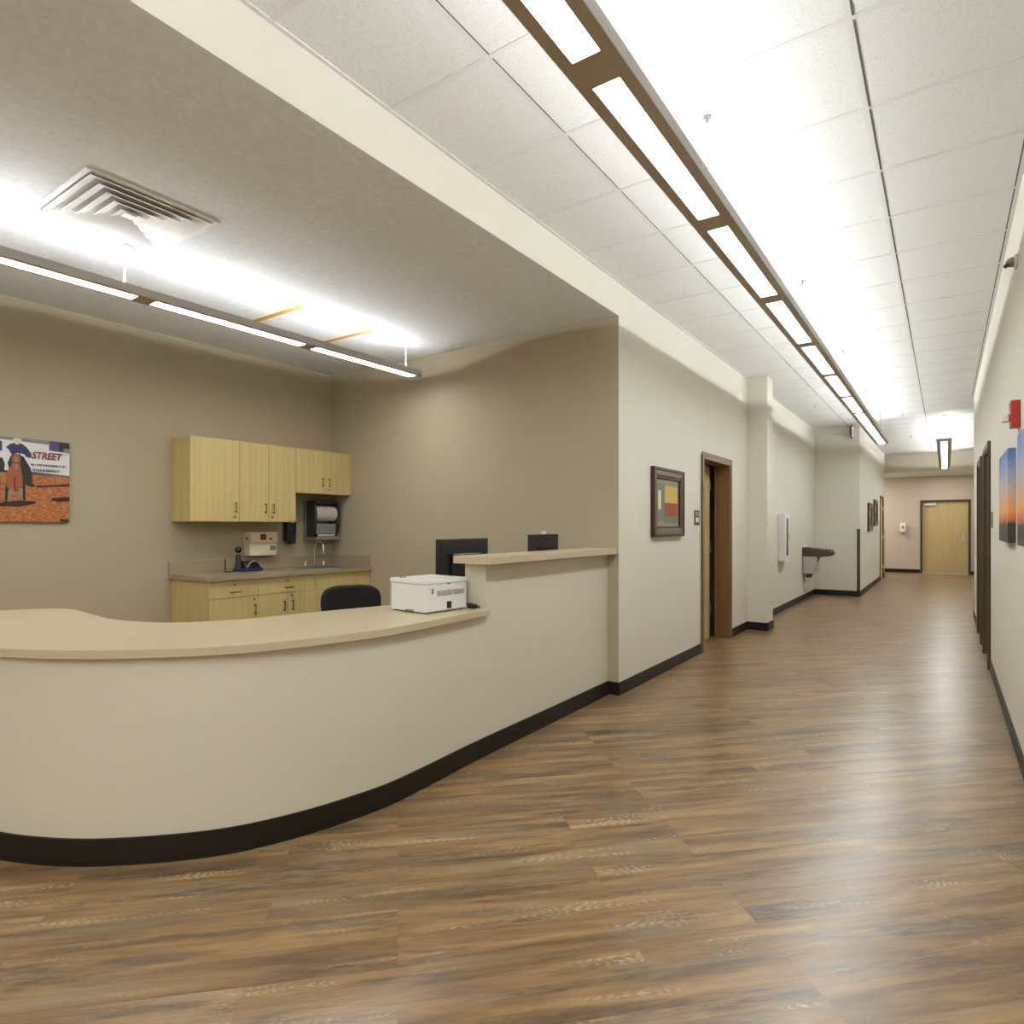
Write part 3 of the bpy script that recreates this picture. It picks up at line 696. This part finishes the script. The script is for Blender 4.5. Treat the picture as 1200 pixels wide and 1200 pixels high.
MB().box(.001, .105, -.15, .15, 0, .23, bev=.006).build('case', M['offw'], t)
MB().box(.001, .12, -.152, .152, .13, .235, bev=.006).build('lid', M['offw'], t)
for (a_, b_, c_) in ((-.045, .02, .215), (.055, .085, .178)): MB().box(.1195, .1212, a_, b_, .155, c_).build('red_label', M['darkred'], t)
MB().box(.1049, .1062, .075, .135, .05, .095).build('green_label', M['grn'], t)
MB().cyl((.06, -.152, .17), (.06, -.158, .17), .012).build('side_lock', M['black'], t)
t = thing('countertop_device', 'small black and blue countertop device with a round topped stalk', 'device', (-5.50, 3.49, .943))
MB().box(-.07, .07, -.11, .13, 0, .03, bev=.01).build('base', M['blue'], t)
m = MB().extrude_xz([(-.065, .03), (.065, .03), (.055, .07), (.0, .105), (-.06, .10)], -.06, .115)
m.build('body', M['black'], t, bev=.012, smooth=True)
m = MB().tube([(.075, -.05, .035), (.07, -.02, .075), (.06, .03, .10), (.06, .08, .085), (.07, .115, .035)], .009)
m.build('grey_band', M['greyp'], t, smooth=True)
MB().box(.0565, .062, .02, .075, .05, .078, bev=.002).build('display', M['gloss'], t)
MB().cyl((-.01, -.085, .03), (-.01, -.085, .16), .032, .022).build('stalk', M['smoke'], t, smooth=True)
MB().cyl((-.01, -.085, .16), (-.01, -.085, .175), .014).build('neck', M['greyp'], t, smooth=True)
MB().sph((-.01, -.085, .205), .032).build('knob', M['black'], t, smooth=True)
t = thing('thin_stand', 'thin black L shaped stand beside the blue countertop device', 'stand', (-5.50, 3.31, .943))
MB().box(-.012, .012, -.04, .075, 0, .009, bev=.002).build('foot', M['black'], t)
MB().box(-.006, .006, -.046, -.039, 0, .125, bev=.002).build('upright', M['black'], t)

# ------------------------------------------------------------------ reception ceiling items
t = thing('ceiling_vent', 'white square louvered air vent in the reception ceiling', 'vent', (-3.68, 1.625, ZR))
def ringbox(m, h, w, z0, z1, sx=1):
    m.box(-h, h, -h, -h+w, z0, z1).box(-h, h, h-w, h, z0, z1).box(-h, -h+w, -h+w, h-w, z0, z1).box(h-w, h, -h+w, h-w, z0, z1)
m = MB(); ringbox(m, .335, .028, -.010, -.0005); m.build('frame', M['ventw'], t, bev=.002)
for k, h in enumerate((.305, .245, .185, .125, .065)):
    # sloping square cone louvers
    bm = MB(); r0, r1 = h, h-.042
    vs = []
    for (r, z) in ((r0, -.016-.0*k), (r1, -.0015), (r1-.002, -.0015), (r0-.002, -.018)):
        vs.append([bm.bm.verts.new((sx*r, sy*r, z)) for sx, sy in ((-1, -1), (1, -1), (1, 1), (-1, 1))])
    for a_ in range(4):
        A, B = vs[a_], vs[(a_+1) % 4]
        for i in range(4): bm.bm.faces.new((A[i], A[(i+1) % 4], B[(i+1) % 4], B[i]))
    bmesh.ops.recalc_face_normals(bm.bm, faces=list(bm.bm.faces))
    bm.build('louver', M['ventw'], t)
MB().box(-.31, .31, -.31, .31, -.001, -.0003).build('duct_opening', M['side'], t)
MB().box(-.03, .03, -.03, .03, -.012, -.002, bev=.002).build('center_plate', M['ventw'], t)
t = thing('tape_outline', 'yellow masking tape outline stuck on the reception ceiling', 'tape', (-4.4, 3.43, ZR))
MB().box(-.32, .30, -.385, -.335, -.0016, -.0006).build('tape_strip', M['tape'], t)
MB().box(-.32, .30, .335, .385, -.0016, -.0006).build('tape_strip', M['tape'], t)
MB().box(.285, .30, -.335, .335, -.0016, -.0006).build('tape_strip', M['tape'], t)

# ------------------------------------------------------------------ rodeo picture on the back wall
PY, PZ = 1.60, 1.404
rp = thing('rodeo_picture', 'large frameless rodeo photograph of horse riders on the tan wall', 'picture', (XB, PY, PZ))
W0, W1 = -.50, .475
MB().box(.002, .028, W0, W1, 0, .625, bev=.002).build('panel', M['canvas_edge'], rp)
# picture plane: px 0..855 (left..right), py top 190 .. bottom 1105
def q(px, py):
    y = .4745-(855-px)/855*.443
    return (y, max(.001, min(.6235, (1105-py)/915*.625)))
lay = [0.0282]
def pic(name, polys, mat, smooth=False):
    x0 = lay[0]; m = MB()
    for poly in polys: m.extrude_yz([q(*p) for p in poly], x0, x0+.0005)
    lay[0] += .0005
    return m.build(name, M[mat], rp)
LX = -940
pic('photo_ground', [[(LX, 560), (855, 585), (855, 1103), (LX, 1103)]], 'dirt')
pic('photo_backdrop', [[(LX, 192), (855, 192), (855, 320), (LX, 320)]], 'stand')
pic('photo_purple_stand', [[(600, 192), (720, 192), (720, 300), (600, 295)]], 'purple')
pic('photo_dark_stand', [[(720, 195), (855, 200), (855, 262), (780, 262), (780, 300), (720, 300)], [(-820, 200), (-500, 200), (-500, 280), (-820, 280)]], 'horsedark')
pic('photo_banner', [[(-20, 215), (590, 235), (590, 300), (855, 315), (855, 575), (-20, 545)], [(LX, 300), (-60, 300), (-60, 550), (LX, 550)]], 'banner')
pic('photo_banner_edge', [[(360, 545), (855, 573), (855, 592), (360, 562)]], 'lettergrey')
pic('photo_shadow', [[(430, 700), (640, 685), (855, 662), (855, 690), (640, 706), (440, 722)], [(-60, 925), (60, 885), (250, 870), (420, 875), (430, 900), (250, 935), (80, 940), (-60, 935)],
                     [(720, 1068), (845, 1072), (845, 1095), (740, 1100)]], 'shade')
pic('photo_shadow', [[(600, 860), (640, 832), (855, 812), (855, 865), (700, 872)]], 'shade')
pic('photo_horse_dark', [[(90, 470), (130, 385), (200, 365), (280, 390), (320, 450), (368, 520), (385, 620), (382, 670), (420, 695), (395, 722), (330, 705), (298, 690), (300, 870), (275, 880), (262, 760), (100, 760), (85, 880), (58, 885), (66, 720), (110, 540)],
                         [(-60, 420), (30, 415), (60, 480), (50, 560), (10, 570), (-60, 540)]], 'chaps')
pic('photo_horse', [[(75, 720), (70, 600), (110, 520), (140, 480), (140, 390), (190, 360), (240, 390), (240, 500), (262, 590), (268, 720), (230, 750), (110, 755)], [(-60, 590), (0, 600), (20, 660), (0, 860), (-60, 880)]], 'horse')
pic('photo_horse_blaze', [[(172, 400), (208, 400), (214, 500), (190, 545), (172, 500)]], 'leg')
pic('photo_bridle', [[(143, 455), (238, 455), (238, 468), (143, 468)], [(150, 352), (168, 380), (140, 392)], [(232, 352), (214, 380), (242, 392)], [(160, 640), (175, 600), (182, 750), (170, 750)]], 'horsedark')
pic('photo_horse_legs', [[(98, 760), (150, 745), (165, 775), (135, 815), (128, 885), (100, 885), (92, 825)], [(215, 740), (268, 735), (266, 800), (235, 850), (175, 868), (150, 850), (215, 815), (225, 790)]], 'leg')
pic('photo_rider_shirt', [[(70, 300), (120, 262), (180, 240), (260, 250), (320, 290), (370, 350), (375, 390), (320, 395), (280, 360), (200, 355), (140, 380), (100, 320)], [(-60, 235), (25, 240), (25, 340), (-60, 360)],
                          [(-500, 260), (-380, 250), (-300, 320), (-330, 420), (-480, 420), (-540, 340)]], 'denim')
pic('photo_rider_hat', [[(140, 215), (170, 182+10), (245, 194), (255, 220), (235, 240), (215, 262), (180, 262), (160, 236)], [(-480, 200), (-400, 200), (-390, 240), (-490, 240)]], 'hat')
pic('photo_second_horse', [[(-560, 420), (-340, 410), (-300, 560), (-330, 760), (-420, 900), (-480, 890), (-560, 760), (-590, 560)]], 'horse')
def mtx_face(y_left, z, x):   # text lies in the YZ plane facing +X, reading towards +Y
    return Matrix(((0, 0, 1, x), (1, 0, 0, y_left), (0, 1, 0, z), (0, 0, 0, 1)))
yl, zl = q(372, 398)
text_mesh('banner_lettering_shadow', 'STREET', .074, M['lettergrey'], rp, mtx_face(yl-.001, zl-.003, lay[0]), shear=.25, xs=.80, bold=.0015); lay[0] += .0005
text_mesh('banner_lettering', 'STREET', .072, M['letterred'], rp, mtx_face(yl, zl, lay[0]+.0006), shear=.25, xs=.80, bold=.001)
# the lower lines of print are too small to read: rows of small grey strokes
m = MB()
for (xa, xb_, yy, hh_) in ((362, 808, 470, 10), (384, 720, 527, 14)):
    x = xa
    while x < xb_:
        w_ = random.uniform(8, 20); (ya, za), (yb, zb_) = q(x, yy+hh_), q(min(x+w_, xb_), yy-hh_)
        m.box(lay[0], lay[0]+.0004, ya, yb, za, zb_); x += w_+random.choice((4, 5, 12))
m.build('banner_small_print', M['lettergrey'], rp)

# ------------------------------------------------------------------ corridor wall items
def framed(y0, y1, z0, z1, x, label, art):
    t = thing('framed_picture', label, 'picture', (x, (y0+y1)/2, z0), 0, 'framed pictures on the left corridor wall')
    h, w = z1-z0, (y1-y0)/2
    def ring(m, a_, b_, x0, x1):
        m.box(x0, x1, -w+a_, -w+b_, a_, h-a_).box(x0, x1, w-b_, w-a_, a_, h-a_).box(x0, x1, -w+b_, w-b_, a_, b_).box(x0, x1, -w+b_, w-b_, h-b_, h-a_)
    m = MB(); ring(m, 0, .028, .001, .038); ring(m, .075, .10, .001, .024); m.build('frame', M['frame'], t, bev=.004)
    m = MB(); ring(m, .028, .075, .001, .030); m.build('frame_band', M['framelip'], t, bev=.003)
    MB().box(.001, .008, -w+.09, w-.09, .09, h-.09).build('artwork', M['mat'], t)
    for (nm, a_, b_, c_, d_, mt, k) in art:
        MB().box(.008, .0085+k*.0005, -w+.1+(2*w-.2)*a_, -w+.1+(2*w-.2)*b_, .1+(h-.2)*c_, .1+(h-.2)*d_).build(nm, M[mt], t)
    return t
framed(5.34, 6.13, 1.275, 1.915, XL, 'dark framed abstract picture of yellow and red blocks beside the open door',
       [('grey_block', .05, .40, .10, .90, 'grn', 0), ('light_strip', .10, .22, .35, .75, 'hat', 1), ('yellow_block', .38, .95, .50, .86, 'yel', 1), ('red_block', .38, .95, .20, .50, 'rust', 1), ('lower_block', .40, .95, .06, .20, 'grn', 1)])
framed(15.40, 16.18, 1.27, 1.88, X2, 'dark framed picture on the far left wall nearer the brown corner guard', [('grey_block', .1, .9, .1, .6, 'grn', 0), ('sand_block', .2, .8, .5, .85, 'yel', 1)])
framed(16.72, 17.50, 1.39, 2.0, X2, 'dark framed picture on the far left wall, hung higher beside the maple door', [('grey_block', .1, .9, .1, .6, 'rust', 0), ('sand_block', .2, .8, .5, .85, 'yel', 1)])

t = thing('room_sign', 'small dark room sign beside the open door on the left', 'sign', (XL, 6.60, 1.385), 0)
MB().box(.0005, .008, -.075, .075, 0, .155, bev=.002).build('plate', M['brownpaint'], t)
MB().box(.008, .0088, -.055, .055, .10, .14).build('upper_panel', M['mat'], t)
MB().box(.008, .0092, -.045, .045, .03, .08).build('lower_panel', M['banner'], t)
t = thing('room_sign', 'small grey room sign on the right wall before the doors', 'sign', (XR, 7.27, 1.355), 0)
MB().box(-.008, -.0005, -.07, .07, 0, .15, bev=.002).build('plate', M['framelip'], t)
MB().box(-.0088, -.008, -.055, .055, .03, .12).build('inner_panel', M['mat'], t)

t = thing('extinguisher_cabinet', 'white wall cabinet with a dark vertical window on the left wall', 'cabinet', (XL, 10.76, .82))
MB().box(.001, .085, -.18, .18, 0, .75, bev=.004).build('case', M['white'], t)
MB().box(.085, .097, -.20, .20, -.02, .77, bev=.004).build('door', M['white'], t)
MB().box(.0965, .0985, -.06, .07, .08, .68).build('window', M['smoke'], t)
MB().box(.097, .112, .13, .15, .33, .42, bev=.003).build('handle', M['steel'], t)

t = thing('drinking_fountain', 'wall mounted steel drinking fountain with dark top in the corridor recess', 'drinking fountain', (XL, 12.80, .40))
m = MB().extrude_xz([(.0, .10), (.18, .10), (.24, .36), (.24, .42), (.0, .42)], -.21, .21); m.build('lower_shroud', M['steel'], t, bev=.006)
m = MB().extrude_xz([(.0, .42), (.30, .41), (.46, .43), (.48, .48), (.46, .545), (.30, .555), (.0, .585)], -.22, .22); m.build('basin', M['guard'], t, bev=.006)
m = MB().extrude_xz([(.03, .02), (.12, .02), (.27, .42), (.18, .42)], -.06, .06); m.build('support_bracket', M['guard'], t, bev=.004)
MB().box(.46, .50, -.15, .15, .45, .50, bev=.006).build('push_bar', M['black'], t)
MB().tube([(.36, -.14, .53), (.36, -.14, .57), (.38, -.12, .60), (.40, -.11, .60)], .010).build('bubbler', M['chrome'], t, smooth=True)
MB().box(.001, .015, -.22, .22, .585, .64).build('splash_plate', M['white'], t)
MB().cyl((.08, .0, .02), (.08, .0, -.06), .018).tube([(.08, 0, -.06), (.06, 0, -.08), (.005, 0, -.08)], .016).build('drain_pipe', M['white'], t, smooth=True)
MB().box(.10, .20, -.212, -.2095, .50, .535).build('front_label', M['steel'], t)

t = thing('hand_sanitizer_dispenser', 'white wall dispenser beside the end door', 'dispenser', (-1.04, YZ, 1.20))
MB().box(-.075, .075, -.11, -.001, 0, .27, bev=.02, seg=3).build('body', M['white'], t, smooth=True)
MB().box(-.03, .03, -.113, -.109, .11, .19).build('window', M['greyp'], t)
MB().box(-.055, .055, -.12, -.02, -.04, .005, bev=.01).build('push_bar', M['greyp'], t)

# right wall: canvases, alarm, camera
def canvas(y0, y1, label, seed):
    t = thing('canvas_print', label, 'picture', (XR, (y0+y1)/2, 1.27), 0, 'unframed sunset canvases on the right wall')
    MB().box(-.040, 0, -(y1-y0)/2, (y1-y0)/2, 0, .585, bev=.003).build('canvas', sunset_mat('printed_sunset_%d' % seed, 0, .585, seed), t)
    return t
canvas(4.92, 5.68, 'sunset canvas print on the right wall, nearer the brown framed doors', 3)
canvas(3.50, 4.30, 'sunset canvas print cut by the edge, below the red fire alarm', 8)
t = thing('fire_alarm', 'red fire alarm horn with white strobe on the right wall', 'fire alarm', (XR, 4.70, 1.95))
MB().box(-.045, 0, -.06, .06, 0, .155, bev=.006).build('housing', M['red'], t)
MB().box(-.085, -.045, -.025, .025, .035, .085, bev=.010).build('strobe_lens', M['white'], t)
m = MB()
for k in range(5): m.box(-.0465, -.0445, -.045, .045, .10+k*.01, .104+k*.01)
m.build('horn_slots', M['darkred'], t)
t = thing('security_camera', 'small grey dome camera high on the right wall', 'camera', (XR, 4.84, 2.95))
MB().cyl((-.0, 0, .02), (-.016, 0, .02), .042, n=28).build('mount', M['white'], t, smooth=True)
MB().sph((-.020, 0, .02), .030, (1.25, 1, 1)).build('dome', M['mat'], t, smooth=True)
MB().cyl((-.044, -.01, .007), (-.060, -.018, -.006), .012, n=18).build('lens', M['black'], t, smooth=True)
# exit sign over the jutting corner
t = thing('exit_sign', 'exit sign hanging from the ceiling above the jutting wall corner', 'exit sign', (X2-.10, Y2-.22, 3.10))
MB().box(-.03, .0, -.16, .16, 0, .20, bev=.004).build('housing', M['black'], t)
MB().box(.0, .004, -.15, .15, .008, .192).build('face', M['white'], t)
MB().cyl((-.015, 0, .20), (-.015, 0, .249), .012).build('mount', M['black'], t)
text_mesh('lettering', 'EXIT', .15, M['red'], t, Matrix(((0, 0, 1, .0045), (1, 0, 0, -.13), (0, 1, 0, .045), (0, 0, 0, 1))), xs=.8)
# sprinklers
def sprinkler(x, y, label):
    t = thing('fire_sprinkler', label, 'sprinkler', (x, y, ZC), 0, 'ceiling sprinklers')
    MB().cyl((0, 0, -.006), (0, 0, -.0042), .035).build('escutcheon', M['white'], t, smooth=True)
    MB().cyl((0, 0, -.03), (0, 0, -.006), .008).cyl((0, 0, -.033), (0, 0, -.030), .014).build('head', M['side'], t, smooth=True)
sprinkler(-.62, 12.9, 'small ceiling sprinkler right of the long corridor light near its far end')
sprinkler(-.62, 16.2, 'small ceiling sprinkler past the end of the long corridor light')
sprinkler(-1.75, 11.2, 'small ceiling sprinkler left of the long light near the recess')
# outlet on the far left wall
t = thing('wall_outlet', 'white power outlet low on the far left wall', 'outlet', (X2, 16.9, .42))
MB().box(.0005, .006, -.035, .035, 0, .115, bev=.002).build('plate', M['white'], t)
MB().box(.006, .0075, -.015, .015, .02, .048).box(.006, .0075, -.015, .015, .066, .094).build('socket', M['offw'], t)

# ------------------------------------------------------------------ lights of the lobby behind the camera
def area(name, loc, sx, sy, power, colr=(1, .96, .88), rot=(0, 0, 0)):
    l = bpy.data.lights.new(name, 'AREA'); l.shape = 'RECTANGLE'; l.size = sx; l.size_y = sy; l.energy = power; l.color = colr
    o = bpy.data.objects.new(name, l); C.objects.link(o); o.location = loc; o.rotation_euler = rot
    return o
area('lobby_ceiling_light', (-1.1, -2.6, ZC-.03), 1.6, 2.0, 50, (1, .98, .95))
area('lobby_ceiling_light', (-4.2, -2.6, ZR-.03), 1.6, 1.6, 10, (1, .98, .95))
area('cross_corridor_light', (-2.6, 21.0, ZE-.02), 1.2, .6, 28)
area('end_ceiling_light', (.0, 21.0, ZE-.02), .6, .6, 8)

w = bpy.data.worlds.new('world'); bpy.context.scene.world = w; w.use_nodes = True
w.node_tree.nodes['Background'].inputs[0].default_value = (.9, .9, .9, 1); w.node_tree.nodes['Background'].inputs[1].default_value = .15

# ------------------------------------------------------------------ camera
cam = bpy.data.cameras.new('camera'); co = bpy.data.objects.new('camera', cam); C.objects.link(co)
co.location = (0, 0, H)
co.rotation_euler = (PI/2, 0, math.atan(508/734))
cam.sensor_fit = 'HORIZONTAL'; cam.sensor_width = 36; cam.lens = 36*734/1200; cam.shift_x = 0; cam.shift_y = 17/1200
cam.clip_start = .05; cam.clip_end = 100
sc = bpy.context.scene
sc.camera = co
sc.view_settings.view_transform = 'Standard'; sc.view_settings.look = 'None'; sc.view_settings.gamma = 1
sc.view_settings.exposure = 0.85
sc.cycles.use_denoising = True
sc.cycles.max_bounces = 10; sc.cycles.diffuse_bounces = 6
sc.cycles.sample_clamp_indirect = 6
sc.cycles.caustics_reflective = False; sc.cycles.caustics_refractive = False
